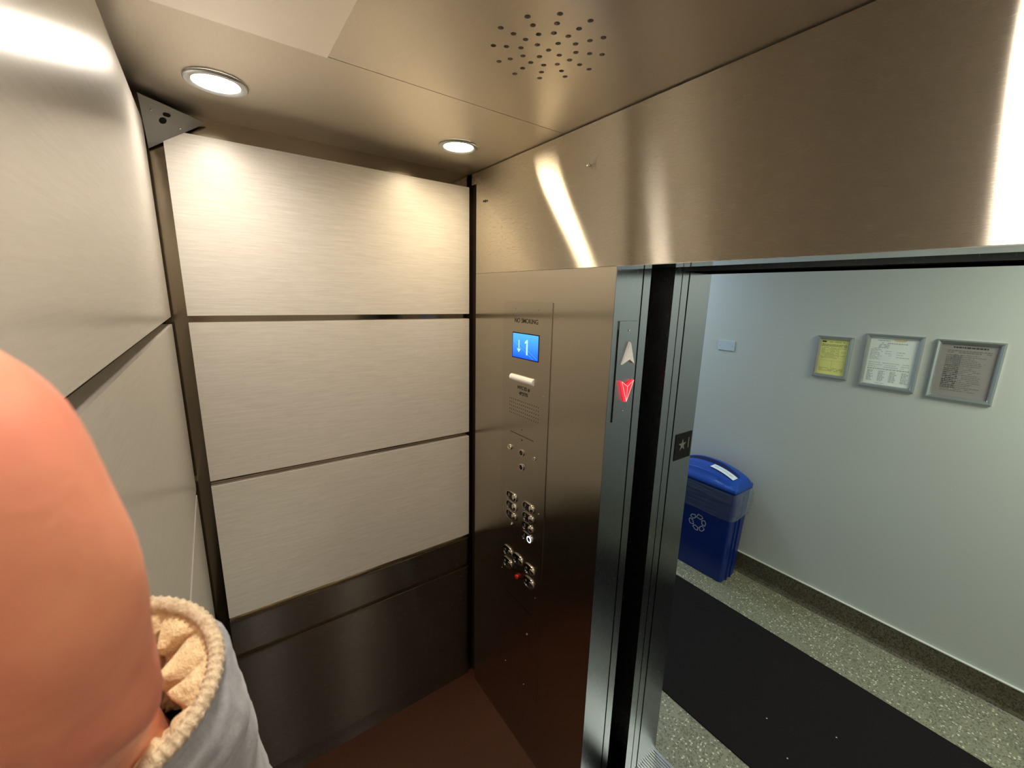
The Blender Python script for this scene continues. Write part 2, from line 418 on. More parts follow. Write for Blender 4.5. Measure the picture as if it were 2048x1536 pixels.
# rear wall panels
RX0, RX1 = -1.622, .13
def rpanel(name, label, z0, z1, mat):
    o = obj(name, bevel(bx(RX0, RX1, YB+.0005, YR, z0, z1), .0015, 2), mat)
    return tag(o, label, 'wall panel', None)
rpanel('wall_panel', 'large smooth panel at far left, lit by a bright glare and ending at the corner camera', 1.957, 2.489, M['lamx'])
rpanel('wall_panel', 'smooth cream panel at left directly under the black gap, partly behind the thumb', 1.397, 1.935, M['lamx'])
rpanel('wall_panel', 'lowest cream panel of the left wall, a sliver beside the corner post above the jacket cuff', .852, 1.376, M['lamx'])
for z0, z1 in ((.686, .832), (.088, .668)):
    o = struct('trim_4', bevel(bx(RX0, RX1, YB+.0005, YR, z0, z1), .0015, 2), M['kickx'])

# downlights -------------------------------------------------------------------
def downlight(x, y, label, lens='lamp'):
    t = thing('downlight', label, 'ceiling light', (x, y, ZC), 'recessed ceiling downlights')
    T = Matrix.Translation((x, y, ZC))
    obj('trim_ring', lathe([(.0685, -.0005), (.0685, -.004), (.066, -.006), (.056, -.0065), (.0515, -.004), (.050, -.0005)], 48, T), M['satin'], t, smooth=True)
    obj('lens', lathe([(0, -.0035), (.044, -.0035), (.0512, -.0025)], 48, T), M[lens], t, smooth=True)
    return t
downlight(-1.387, .069, 'round recessed downlight glowing white beside the corner camera')
downlight(-1.402, .758, 'round recessed downlight glowing warm near the front corner above the control panel', 'lamp_warm')
downlight(-.125, .069, 'round recessed downlight over the right rear corner of the cab')
downlight(-.125, .758, 'round recessed downlight over the right side of the door opening')

# corner camera plate ----------------------------------------------------------
PA, PB_, PC = Vector((-1.545, -.0985, 2.533)), Vector((-1.6635, .048, 2.527)), Vector((-1.668, -.0985, 2.428))
nrm = (PB_-PA).cross(PC-PA).normalized()
if nrm.dot(CAM-PA) < 0: nrm = -nrm
t = thing('corner_camera', 'grey triangular plate with a camera eye wedged in the upper corner', 'camera', tuple((PA+PB_+PC)/3))
cen = (PA+PB_+PC)/3
uax = (PB_-PA).normalized(); vax = nrm.cross(uax)
def tri(s, d0, d1):
    pts = [cen+(p-cen)*s for p in (PA, PB_, PC)]
    return ngon_prism([((p-cen).dot(uax), (p-cen).dot(vax)) for p in pts], d0, d1)
MT = basis(uax, vax, nrm, cen)
obj('plate', xf(bevel(tri(.97, -.003, 0.0), .0008, 2), MT), simple('grey_plate', rgb(150, 148, 142), .45, .2), t)
def onplate(px, py):
    d = (RIGHT*(px-1024)+DOWN*(py-768)+FWD*829.96)
    k = (cen-CAM).dot(nrm)/d.dot(nrm); p = CAM+d*k-cen
    return Matrix.Translation((p.dot(uax), p.dot(vax), 0))
LC = (0.002, -.006)
# eye and sensor window laid out about the plate's middle
obj('lens_window', xf(lathe([(0, .0012), (.0085, .0012), (.0095, 0)], 28), MT @ Matrix.Translation((-.008, .002, 0))), M['blackplastic'], t, smooth=True)
obj('sensor_window', xf(ngon_prism(pill(.019, .0105), 0, .0012), MT @ Matrix.Translation((-.006, .022, 0)) @ Matrix.Rotation(0.15, 4, 'Z')), M['blackplastic'], t)
for p in ((-.045, .018), (.040, .0)):
    obj('screw', xf(lathe([(0, .0012), (.0025, .001), (.0028, 0)], 12), MT @ Matrix.Translation((p[0], p[1], 0))), M['chrome'], t, smooth=True)

# ------------------------------------------------------------------ operating panel
F = lambda x, z, d=0.0: basis((1, 0, 0), (0, 0, 1), (0, -1, 0), (x, YF-d, z))   # u=x v=z w=into the cab
cop = thing('operating_panel', 'tall brushed steel elevator control panel with display, buttons and keyholes', 'control panel', (-1.25, YF, 1.18))
PT = .0025
obj('faceplate', bevel(bx(-1.398, -1.102, YF-PT, YF+.001, .33, 2.021), .0008, 2), M['cop'], cop)
for x, z in ((-1.320, 1.993), (-1.179, 1.994), (-1.374, 1.684), (-1.132, 1.681), (-1.134, 1.209), (-1.376, .829), (-1.135, .831), (-1.331, .361), (-1.19, .353)):
    obj('screw', xf(lathe([(0, .0022), (.0018, .0020), (.0026, 0)], 12), F(x, z, PT)), M['chrome'], cop, smooth=True)
o = obj('lettering', text_bm('NO SMOKING', .0235, .0002, F(-1.2505, 1.949, PT+.0002), bold=.0004, sx=.98), M['ink'], cop)
b = text_bm('NYC ID #', .0185, .0002, F(-1.254, 1.688, PT+.0002), bold=.0006)
merge(b, text_bm('4P2775', .0185, .0002, F(-1.254, 1.665, PT+.0002), bold=.0006))
obj('lettering', b, M['ink'], cop); b = B()   # thin engraved line of instructions
random.seed(3); x = -1.334
while x < -1.182:
    w = random.uniform(.004, .011); box(b, x, min(x+w, -1.181), YF-PT-.0003, YF-PT, 1.4925, 1.4955); x += w+.002
obj('lettering', b, M['ink'], cop)
disp = obj('display', bevel(bx(-1.334, -1.168, YF-PT-.001, YF-PT, 1.8035, 1.9035), .0006, 1), M['blackplastic'], cop)
obj('screen', bx(-1.3305, -1.1715, YF-PT-.0013, YF-PT-.001, 1.807, 1.900), M['screen'], disp)
b = bx(-1.2915, -1.2875, YF-PT-.0019, YF-PT-.0014, 1.834, 1.876)
merge(b, xf(ngon_prism([(0, -.008), (.010, .003), (.010, .008), (0, -.001), (-.010, .008), (-.010, .003)], .0001, .0006), F(-1.2895, 1.836, PT+.0014)))
merge(b, xf(ngon_prism([(-.004, -.029), (.004, -.029), (.004, .029), (-.002, .029), (-.014, .019), (-.014, .013), (-.004, .017)], .0001, .0006), F(-1.238, 1.851, PT+.0014)))
obj('glyph', b, M['glyph'], disp)
b = B()
for (xa, za, xb, zb) in ((-1.329, 1.884, -1.176, 1.812), (-1.329, 1.872, -1.200, 1.809), (-1.329, 1.892, -1.290, 1.880)):
    d = Vector((xb-xa, zb-za)); L = d.length; ang = math.atan2(d.y, d.x)
    merge(b, xf(ngon_prism([(0, -.0005), (L, -.0005), (L, .0005), (0, .0005)], .0001, .0003), F(xa, za, PT+.0013) @ Matrix.Rotation(ang, 4, 'Z')))
obj('screen_pattern', b, M['screenline'], disp)
# white half-round emergency lamp
ring = [(.0135*cos(a), .0135*sin(a)) for a in [pi*k/12 for k in range(13)]]
b = ngon_prism([(u, v) for u, v in ring], -.074, .074)
xf(b, basis((0, 0, 1), (0, -1, 0), (1, 0, 0), (-1.261, YF-PT, 1.724)))
obj('emergency_lamp', bevel(b, .002, 2), M['white_plastic'], cop, smooth=True)
# perforated intercom field
b = B()
for r in range(5):
    for c in range(15):
        merge(b, xf(lathe([(0, .0003), (.0020, .0003), (.0020, 0)], 8), F(-1.343+c*.0132+(.0066 if r % 2 else 0)*0, 1.634-r*.0148, PT)))
obj('intercom_holes', b, M['ink'], cop)
for x, z, r in ((-1.256, 1.519, .0022), (-1.254, 1.477, .0034)):
    obj('indicator', xf(lathe([(0, .0006), (r, .0006), (r, 0)], 12), F(x, z, PT)), M['ink'], cop)
def key(x, z, r, mat, hgt=.004):
    k = obj('key_switch', xf(lathe([(0, hgt*.7), (r*.35, hgt*.7), (r*.45, hgt), (r*.9, hgt), (r, hgt*.6), (r, 0)], 24), F(x, z, PT)), mat, cop, smooth=True)
    obj('keyhole', xf(ngon_prism([(-r*.12, -r*.45), (r*.12, -r*.45), (r*.12, r*.45), (-r*.12, r*.45)], hgt, hgt+.0004), F(x, z, PT)), M['ink'], k)
key(-1.332, 1.425, .0125, M['chrome'], .007); key(-1.171, 1.427, .008, M['chrome'], .003)
key(-1.311, 1.079, .008, M['chrome'], .006); key(-1.272, .889, .0085, M['darkbtn'], .004)
for x, z in ((-1.251, 1.425), (-1.249, 1.364)):
    k = obj('round_button', xf(lathe([(0, .0045), (.0095, .0045), (.0105, .0035), (.0105, 0)], 24), F(x, z, PT)), M['darkbtn'], cop, smooth=True)
    obj('bezel', xf(lathe([(.0106, .003), (.0106, .0055), (.0135, .005), (.0145, 0)], 24), F(x, z, PT)), M['chrome'], k, smooth=True)
def pillbtn(x, z, ch, lit=False, w=.074, hh=.0405):
    # raised chrome collar round a dark braille tablet (left) and a convex round button (right)
    bz = B(); o1 = pill(w, hh); o2 = pill(w-.006, hh-.006)
    rings = []
    for pts, d in ((o1, 0), (o1, .003), (pill(w-.002, hh-.002), .005), (o2, .005), (o2, .0015)):
        rings.append([(u, v, d) for u, v in pts])
    bb = obj('floor_button', xf(loft(rings, cap=False), F(x, z, PT)), M['chrome'], cop, smooth=True)
    obj('tablet', xf(ngon_prism(pill(w-.0062, hh-.0062), 0, .0018), F(x, z, PT)), M['darkbtn'], bb)
    obj('push_button', xf(lathe([(0, .0065), (.007, .006), (.0125, .0045), (.0138, .003), (.0138, .0015)], 28), F(x+.0165, z, PT)), M['chrome'] if not lit else M['darkbtn'], bb, smooth=True)
    obj('numeral', text_bm(ch, .019, .0003, F(x-.019, z, PT+.002), bold=.0003), simple('numeral_grey', rgb(150, 140, 125), .5) if not bpy.data.materials.get('numeral_grey') else bpy.data.materials['numeral_grey'], bb)
    if lit: obj('halo', xf(lathe([(.0098, .0062), (.0098, .0068), (.0140, .0060), (.0140, .005)], 32), F(x+.0165, z, PT)), M['ring'], bb, smooth=True)
for z, c in ((1.209, '6'), (1.165, '4'), (1.121, '2')): pillbtn(-1.313, z, c)
for z, c in ((1.209, '7'), (1.164, '5'), (1.120, '3')): pillbtn(-1.197, z, c)
pillbtn(-1.198, 1.075, '1', True)
for x, z, c in ((-1.331, .937, '<'), (-1.331, .880, '>'), (-1.257, .938, '-'), (-1.177, .936, '='), (-1.177, .876, '+')):
    pillbtn(x, z, c, False, .072, .050)
obj('stop_button', xf(lathe([(0, .0115), (.006, .011), (.0098, .009), (.0098, .005), (.007, .003), (.007, 0)], 24), F(-1.2560, .858, PT)), M['red'], cop, smooth=True)
dd = obj('service_door', bevel(bx(-1.345, -1.155, YF-PT-.0022, YF-PT, .515, .735), .001, 2), M['cop'], cop)
obj('lock', xf(lathe([(0, .004), (.004, .004), (.0055, .003), (.006, 0)], 16), F(-1.178, .623, PT+.0022)), M['chrome'], dd, smooth=True)

# transom stud and small holes
tag(obj('stud', xf(lathe([(0, .017), (.0045, .016), (.0055, .013), (.0035, .011), (.0035, .002), (.007, .0018), (.0075, 0)], 20), F(-.956, 2.423)), M['chrome'], smooth=True), 'small chrome stud sticking out of the steel transom over the doorway', 'stud')
b = B()
for dx, r in ((-.013, .0042), (0, .0052), (.014, .0036)):
    merge(b, xf(lathe([(r*.5, .0012), (r, .0012), (r, 0), (r*.5, 0), (r*.5, .0012)], 16), F(-1.551+dx, 2.419-dx*.1)))
tag(obj('rivet_marks', b, M['ink']), 'three tiny ring marks on the steel transom by the front corner', 'rivets')

# ------------------------------------------------------------------ doorway
J = lambda y, z, d=0.0: basis((0, 1, 0), (0, 0, 1), (1, 0, 0), (XJ+d, y, z))   # u=y v=z w=+x
def door(name, label, x0, x1, y0, y1):
    o = obj(name, bevel(bx(x0, x1, y0, y1, .012, ZD+.02), .0015, 2), M['jamb']); return tag(o, label, 'elevator door')
door('elevator_door', 'open inner sliding door, a narrow steel edge right beside the arrow lantern strip', -1.62, XJ, 1.0875, 1.121)
door('elevator_door', 'open outer landing door, steel edge at the far side of the black shaft gap', -1.70, XJ-.001, 1.247, 1.287)
struct('trim_5', bevel(bx(-.90, XJ, 1.2905, 1.325, 0.0, ZD), .001, 2), M['jamb'])       # landing frame return
jamb = B(); box(jamb, -.95, XJ, 1.333, JO, 0, ZD); bevel(jamb, .0025, 2)
struct('door_1', jamb, M['jamb'])
struct('door_2', bevel(bx(XJR, XJR+.06, 1.2905, JO, 0, ZD), .0025, 2), M['jamb'])
b = bx(-1.7, .2, 1.2905, 1.325, ZD, ZD+.2); box(b, -1.7, .2, 1.333, JO, ZD, ZD+.2)
struct('door_3', b, M['jamb'])
struct('trim_6', bx(XJR, .2, 1.0875, 1.121, 0, ZD+.1), M['jamb'])
# black hoistway behind / between
b = B()
box(b, -1.9, -1.72, .99, 1.46, -.5, 2.9); box(b, .24, .3, .99, 1.46, -.5, 2.9); box(b, -1.9, .3, .99, 1.46, 2.75, 2.9); box(b, -1.9, .3, .99, 1.46, -.55, -.5)
struct('wall_hoistway', b, M['gap'])
b = B(); box(b, -.9, XJ-.006, 1.082, 1.087, 0, ZD); box(b, -.9, XJ-.006, 1.326, 1.332, 0, ZD); box(b, -1.74, XJ-.02, 1.129, 1.135, 0, 2.3)
struct('trim_7', b, M['black'])
def sill(name, label, y0, y1, n):
    b = bx(XJ-.02, XJR+.02, y0, y1, -.03, -.004)
    w = (y1-y0)/n
    for k in range(n): box(b, XJ-.02, XJR+.02, y0+k*w+w*.15, y0+k*w+w*.62, -.004, 0.0)
    box(b, XJ-.02, XJR+.02, y0, y0+w*.3, -.004, .0005); box(b, XJ-.02, XJR+.02, y1-w*.3, y1, -.004, .0005)
    return tag(obj(name, b, M['aluminium']), label, 'sill')
sill('door_sill', 'grooved aluminium sill on the cab side of the shaft gap', .986, 1.115, 16)
sill('door_sill', 'grooved aluminium landing sill at the foot of the outer door frame', 1.255, JO+.004, 18)

# direction lantern on the return's side face
lan = thing('direction_lantern', 'narrow steel lantern plate with white up arrow and lit red down arrow', 'arrow lantern', (XJ, 1.03, 1.82))
obj('plate', bevel(bx(XJ-.0005, XJ+.004, .987, 1.0725, 1.660, 1.975), .001, 2), M['jamb'], lan)
obj('plate_gap', bx(XJ, XJ+.0005, .984, .987, 1.66, 1.95), M['black'], lan)
for y, z in ((1.031, 1.947), (1.031, 1.693)):
    obj('screw', xf(lathe([(0, .002), (.0022, .0018), (.003, 0)], 12), J(y, z, .004)), M['chrome'], lan, smooth=True)
def arrow(sgn, yc, zc, w, hh, d):
    # solid arrowhead with a ridge down the middle
    bm = B(); tip = (yc, zc+sgn*hh/2); bl = (yc-w/2, zc-sgn*hh/2); br = (yc+w/2, zc-sgn*hh/2); nt = (yc, zc-sgn*hh*.28)
    x0 = XJ+.004
    P = lambda q, dx: bm.verts.new((x0+dx, q[0], q[1]))
    base = [P(tip, 0), P(br, 0), P(nt, 0), P(bl, 0)]
    top = [P((yc, tip[1]-sgn*.002), d), P(br, d*.55), P(nt, d), P(bl, d*.55)]
    bm.faces.new(base)
    for i in range(4): bm.faces.new((base[i], base[(i+1) % 4], top[(i+1) % 4], top[i]))
    bm.faces.new((top[0], top[1], top[2])); bm.faces.new((top[0], top[2], top[3]))
    return bm
obj('up_arrow', arrow(1, 1.034, 1.878, .058, .070, .010), M['white_plastic'], lan)['label'] = 'white unlit up arrow'
rd = obj('down_arrow', arrow(-1, 1.034, 1.757, .058, .070, .010), M['redlit'], lan); rd['label'] = 'glowing red down arrow'
b = B()
for s in (-1, 1):
    for (ya, za, yb, zb) in ((0, -.032, s*.028, .034), (0, .016, s*.028, .034), (0, .018, 0, -.030)):
        d = Vector((yb-ya, zb-za)); L = d.length
        merge(b, xf(ngon_prism([(0, -.0006), (L, -.0006), (L, .0006), (0, .0006)], 0, .0008), J(1.034+ya, 1.757+za, .0135) @ Matrix.Rotation(math.atan2(d.y, d.x), 4, 'Z')))
obj('edge_glow', b, M['redhot'], rd)

# star plate on the landing jamb
sp = thing('floor_plate', 'small black floor plate with a grey star and numeral on the door frame', 'sign', (XJ, 1.404, 1.50))
obj('plate', bevel(bx(XJ, XJ+.002, 1.352, 1.457, 1.449, 1.552), .0006, 1), M['blackplastic'], sp)
star = []
for k in range(10):
    a = pi/2+k*pi/5; r = .025 if k % 2 == 0 else .0095; star.append((r*cos(a), r*sin(a)))
M['starg'] = simple('star_grey', rgb(120, 118, 110), .5, .3)
obj('star', xf(ngon_prism(star, 0, .0012), J(1.397, 1.505, .002)), M['starg'], sp)
obj('numeral', text_bm('1', .060, .0005, J(1.437, 1.506, .0026), bold=.0005, sx=.7), M['starg'], sp)

# ------------------------------------------------------------------ lobby
LY = 3.13
struct('floor_lobby', bx(-4.2, 3.2, JO+.004, LY+.05, -.04, 0), M['terrazzo'])
struct('wall_lobby', bx(-4.2, 3.2, LY, LY+.05, .15, 2.72), M['wall'])
b = B(); prof = [(LY, .152), (LY-.012, .152), (LY-.012, .03), (LY-.02, .010), (LY-.035, .0), (LY, .0)]
R0 = [(-4.2, y, z) for y, z in prof]; R1 = [(3.2, y, z) for y, z in prof]
struct('baseboard_lobby', loft([R0, R1]), M['cove'])
struct('trim_8', bx(-4.2, 3.2, LY-.0135, LY, .152, .157), M['caulk'])
b = B()
box(b, -4.2, -.95, 1.34, JO-.003, 0, 2.72); box(b, XJR+.06, 3.2, 1.34, JO-.003, 0, 2.72); box(b, -.95, XJR+.06, 1.34, JO-.003, ZD+.12, 2.72)
struct('wall_landing', b, M['wall'])
struct('ceiling_lobby', bx(-4.2, 3.2, 1.34, LY+.05, 2.72, 2.76), M['lobbyceil'])
struct('wall_lobby_left', bx(-4.25, -4.2, 1.34, LY+.05, 0, 2.76), M['wall'])
struct('wall_lobby_right', bx(3.2, 3.25, 1.34, LY+.05, 0, 2.76), M['wall'])

b = bx(-4.0, 3.0, 1.752, 2.662, 0.0005, .006); bevel(b, .002, 1)
mt = obj('runner_mat', b, M['mat']); tag(mt, 'long charcoal runner mat on the speckled lobby floor', 'mat')
for i, (x, y) in enumerate(((-.365, 2.23), (-.46, 1.93), (-.60, 2.05))):
    s = obj('paper_scrap', xf(lathe([(0, .001), (.003, .0007), (.0035, 0)], 6), Matrix.Translation((x, y, .0061))), M['caulk'])
    tag(s, ('tiny white speck of litter in the middle of the dark runner mat', 'tiny white speck of litter near the close edge of the dark mat', 'faint pale speck of litter on the dark mat by the door frame')[i], 'litter', 'specks of litter on the mat')

# blank wall plate
wp = thing('wall_plate', 'small blank white rectangular cover plate on the lobby wall', 'wall plate', (-1.592, LY, 1.712))
obj('cover', bevel(bx(-1.654, -1.530, LY-.006, LY-.0002, 1.677, 1.747), .003, 3), M['plate_white'], wp)
for x in (-1.640, -1.546):
    obj('screw', xf(lathe([(0, .0015), (.003, .001), (.0035, 0)], 12), basis((1, 0, 0), (0, 0, 1), (0, -1, 0), (x, LY-.006, 1.712))), M['satin'], wp, smooth=True)

# framed notices
WL = lambda x, z, d: basis((1, 0, 0), (0, 0, 1), (0, -1, 0), (x, LY-d, z))
def frame(label, x0, x1, z0, z1, fw, paper, kind):
    t = thing('picture_frame', label, 'framed notice', ((x0+x1)/2, LY, (z0+z1)/2), 'three framed notices on the lobby wall')
    # snap-frame profile: rounded ridge, mitred
    prof = [(0, 0), (.0, .010), (fw*.3, .016), (fw*.7, .013), (fw*.95, .006), (fw, .003)]
    rings = []
    for ins, d in prof:
        rings.append([(x0+ins, LY-.0005-d, z0+ins), (x1-ins, LY-.0005-d, z0+ins), (x1-ins, LY-.0005-d, z1-ins), (x0+ins, LY-.0005-d, z1-ins)])
    obj('frame', loft(rings, cap=False), M['satin'], t)
    a0, a1, c0, c1 = x0+fw*.9, x1-fw*.9, z0+fw*.9, z1-fw*.9
    pp = obj('paper', bx(a0, a1, LY-.0030, LY-.0005, c0, c1), paper, t)
    wd, hg = a1-a0, c1-c0
    def Q(bm, u0, u1, v0, v1, d=.0034): box(bm, a0+u0*wd, a0+u1*wd, LY-d, LY-.0030, c0+v0*hg, c0+v1*hg)
    rnd = random.Random(kind)
    def words(bm, u0, u1, v, th, dense=.75):
        u = u0
        while u < u1:
            w = rnd.uniform(.02, .07)
            if rnd.random() < dense: Q(bm, u, min(u+w, u1), v, v+th)
            u += w+.012
    if kind == 1:
        b = B(); Q(b, .05, .20, .915, .955); obj('logo', b, M['printk'], pp)
        b = B(); words(b, .28, .85, .92, .018)
        for k in range(2): words(b, .05, .95, .845-.035*k, .020, .95)
        for k in range(9): words(b, .08, .70 if k % 3 else .93, .76-.035*k, .010, .8)
        Q(b, .06, .94, .40, .403); Q(b, .06, .063, .20, .40); Q(b, .50, .503, .20, .40); Q(b, .94, .943, .2, .4)
        for k in range(3): words(b, .06, .94, .18-.035*k, .012, .7)
        obj('print', b, M['printg'], pp)
    elif kind == 2:
        b = B(); words(b, .08, .42, .935, .018); words(b, .25, .85, .885, .020, .95)
        for k in range(3): words(b, .20 if k else .22, .42, .85-.03*k, .018, .95)
        for k in range(8): words(b, .05, .24+.03*(k % 3), .77-.032*k, .012, .9)
        for k in range(3): words(b, .36, .50, .72-.045*k, .011); words(b, .60, .76+.1*(k == 2), .71-.05*k, .012, .95)
        obj('print', b, M['printc'], pp); b = B()
        for v in (.47, .425, .385): words(b, .05, .9, v, .011, .8)
        words(b, .05, .92, .335, .020, .98)
        for c in range(4):
            for k in range(9): words(b, .06+c*.24, .06+c*.24+rnd.uniform(.09, .15), .29-.026*k, .015, .97)
        words(b, .05, .18, .035, .012); words(b, .26, .46, .03, .014)
        obj('print', b, M['printc'], pp)
        b = B(); merge(b, xf(ngon_prism([(.030*cos(-k*pi/8), .012*sin(-k*pi/8)) for k in range(9)], 0, .0004), WL(a0+wd*.62, c1-.006, .0031)))
        obj('tape_mark', b, M['orange'], pp)
    else:
        b = B(); words(b, .22, .82, .925, .026, .98); obj('heading', b, M['printk'], pp)
        b = B()
        for k in range(2): words(b, .13, .9, .865-.032*k, .020, .97)
        for k in range(21): words(b, .14 if k > 2 else .2, rnd.uniform(.62, .86), .79-.034*k, .013, .85)
        for k in range(18): words(b, .13, .40, .775-.036*k, .022, .98)
        obj('print', b, M['printd'], pp)
    return t
frame('small framed yellow notice, nearest the blank wall plate', -1.017, -.832, 1.580, 1.840, .022, M['paper_y'], 1)
frame('framed white notice with columns of small print, between yellow and reflection-greyed notices', -.775, -.524, 1.562, 1.873, .022, M['paper_w'], 2)
frame('framed notice greyed by painted glass reflection, with dark heading at the far right of the row', -.478, -.234, 1.556, 1.870, .022, M['paper_sheen'], 3)

# ------------------------------------------------------------------ recycling bin
bn = thing('recycling_bin', 'blue slim recycling bin with clear liner standing against the lobby wall', 'recycling bin', (-1.517, 2.95, 0))
BX0, BX1 = -1.517, 2.9495
def rrect(hx, hy, r, z, n=5, cx=BX0, cy=BX1):
    pts = []
    for sx, sy, a0 in ((1, 1, 0), (-1, 1, pi/2), (-1, -1, pi), (1, -1, 3*pi/2)):
        for k in range(n+1):
            a = a0+k*(pi/2)/n; pts.append((cx+sx*(hx-r)+r*cos(a), cy+sy*(hy-r)+r*sin(a), z))
    return pts
hxb, hyb, hxt, hyt = .249, .101, .272, .125
def side(z): f = z/.735; return hxb+(hxt-hxb)*f, hyb+(hyt-hyb)*f
rings = []
for z in (0.0, .006, .02, .25, .5, .70, .72, .735):
    hx, hy = side(z); e = -.006 if z == 0 else 0
    if z >= .70: e = .008 if z > .70 else .0
    rings.append(rrect(hx+e, hy+e, .022, z))
for z in (.735, .70):
    hx, hy = side(z); rings.append(rrect(hx-.004, hy-.004, .02, z))
for z in (.3, .01): hx, hy = side(z); rings.append(rrect(hx-.005, hy-.005, .018, z))
bb = loft(rings)
# recessed channel on the visible end: two vertical ribs
for yy in (-.028, .028):
    for dz in range(1):
        q = []
        for z in (0.004, .68):
            hx, hy = side(z); q.append([(BX0+hx-.002, BX1+yy-.008, z), (BX0+hx+.007, BX1+yy-.006, z), (BX0+hx+.007, BX1+yy+.006, z), (BX0+hx-.002, BX1+yy+.008, z)])
        merge(bb, loft(q))
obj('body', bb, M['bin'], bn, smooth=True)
# lid: flared rim, domed along its length, with sunk slot and scooped front
ld = B(); nx, ny = 48, 24
hx, hy = .281, .131
def lid_h(u, v):
    dome = .078*(1-abs(u)**2.2)
    edge = min(1.0, (1-abs(v))/.28)
    s = edge*edge*(3-2*edge)
    eu = min(1.0, (1-abs(u))/.10); s2 = eu*eu*(3-2*eu)
    return dome*s*1.0 + .018*s2*s
def outline(u, v):
    # squircle-mapped corners
    x = u*hx; y = v*hy
    k = 1-.035*(abs(u)**6)*(abs(v)**6)
    return x*k, y*k
grid = []
for i in range(nx+1):
    row = []
    for j in range(ny+1):
        u = -1+2*i/nx; v = -1+2*j/ny
        x, y = outline(u, v)
        z = .752+lid_h(u, v)
        # long slot just behind the middle
        if abs(u) < .80 and .00 < v < .20: z -= .008
        if abs(u) < .84 and v > .20: z += .020*(1-abs(u/.84)**3)*max(0, 1-max(0, v-.3)/.45)
        # scooped lower front
        if abs(u) < .93 and -.90 < v < -.56: z -= .030*(1-abs(u)**4)*(1 if v < -.60 else .5)
        row.append(ld.verts.new((BX0+x, BX1+y, z)))
    grid.append(row)
for i in range(nx):
    for j in range(ny): ld.faces.new((grid[i][j], grid[i+1][j], grid[i+1][j+1], grid[i][j+1]))
# skirt
loop = [grid[i][0] for i in range(nx+1)]+[grid[nx][j] for j in range(1, ny+1)]+[grid[i][ny] for i in range(nx-1, -1, -1)]+[grid[0][j] for j in range(ny-1, 0, -1)]
prev = loop
for dz, sc in ((-.006, 1.012), (-.020, 1.012), (-.022, .99)):
    cur = [ld.verts.new((BX0+(v.co.x-BX0)*sc, BX1+(v.co.y-BX1)*sc, .752+dz)) for v in loop]
    for i in range(len(loop)):
        j = (i+1) % len(loop); ld.faces.new((prev[i], prev[j], cur[j], cur[i]))
    prev = cur
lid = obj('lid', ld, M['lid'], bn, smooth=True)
sl = B()
for i in range(-19, 19):
    u0, u1 = i/24, (i+1)/24
    r0, r1 = [.018*(1-abs(q/.84)**3) for q in (u0, u1)]
    z0, z1 = .752+lid_h(u0, .2)-.007, .752+lid_h(u1, .2)-.007
    yv = BX1+.145*hy
    f = [(BX0+u0*hx, yv, z0), (BX0+u1*hx, yv, z1), (BX0+u1*hx, yv+.010, z1+.004+r1), (BX0+u0*hx, yv+.010, z0+.004+r0)]
    sl.faces.new([sl.verts.new(p) for p in f])
obj('slot', sl, M['slotshade'], lid)  # dark strip on the back wall paints the shaded opening
# sticker follows the dome between slot and scoop
def on_lid(u, v, d=.0012): return Vector((BX0+u*hx, BX1+v*hy, .752+lid_h(u, v)+d))
st = B(); g = []
U0, U1, V0, V1 = .18, .80, -.58, -.06
for i in range(13):
    g.append([st.verts.new(on_lid(U0+(U1-U0)*i/12, V0+(V1-V0)*j/3)) for j in range(4)])
for i in range(12):
    for j in range(3): st.faces.new((g[i][j], g[i+1][j], g[i+1][j+1], g[i][j+1]))
stk = obj('sticker', st, M['sticker'], lid)
tb = text_bm('RECYCLING BIN', 1.0, 0, Matrix.Identity(4), bold=.02)
xs = [v.co.x for v in tb.verts]; w = max(xs)-min(xs)
for v in tb.verts:
    v.co = on_lid((U0+U1)/2+v.co.x/w*(U1-U0)*.78, (V0+V1)/2+v.co.y*.16, .0022)
obj('sticker_print', tb, M['faint'], stk)
# recycling symbol: three folded arrows in outline
def stroke(bm, pts, w, closed=True):
    n = len(pts); inn = []; out = []
    for i in range(n):
        p = Vector(pts[i]); a = Vector(pts[i-1]); c = Vector(pts[(i+1) % n])
        d1 = (p-a).normalized(); d2 = (c-p).normalized(); nn = Vector((-(d1+d2).y, (d1+d2).x))
        nn = nn.normalized() if nn.length > 1e-6 else Vector((-d1.y, d1.x))
        k = w/2/max(.45, abs(nn.dot(Vector((-d1.y, d1.x)))))
        inn.append(p+nn*k); out.append(p-nn*k)
    I = [bm.verts.new((q.x, q.y, 0)) for q in inn]; O = [bm.verts.new((q.x, q.y, 0)) for q in out]
    for i in range(n):
        j = (i+1) % n; bm.faces.new((I[i], I[j], O[j], O[i]))
sym = B()
for k in range(6):
    R = Matrix.Rotation(-k*pi/3-.25, 2); R0_, w_ = .041, .0115
    if k % 2 == 0:   # folded corner piece
        poly = [(-.017, R0_-w_-.001), (-.013, R0_+w_-.001), (.010, R0_+w_+.002), (.019, R0_+w_-.007), (.010, R0_-w_)]
    else:            # straight piece ending in an arrowhead
        poly = [(-.015, R0_-w_+.001), (-.017, R0_+w_-.003), (-.002, R0_+w_+.001), (.017, R0_+.002), (.006, R0_-w_-.002)]
    stroke(sym, [tuple(R @ Vector(p)) for p in poly], .0050)
hxm, hym = side(.39)
tilt = math.atan2(hyt-hyb, .735)
sm = basis((1, 0, 0), (0, -sin(tilt), cos(tilt)), (0, -cos(tilt), -sin(tilt)), (-1.487, BX1-hym-.0012, .395))
obj('recycling_symbol', xf(sym, sm @ Matrix.Diagonal((1.25, 1.25, 1, 1))), M['decal'], bn)
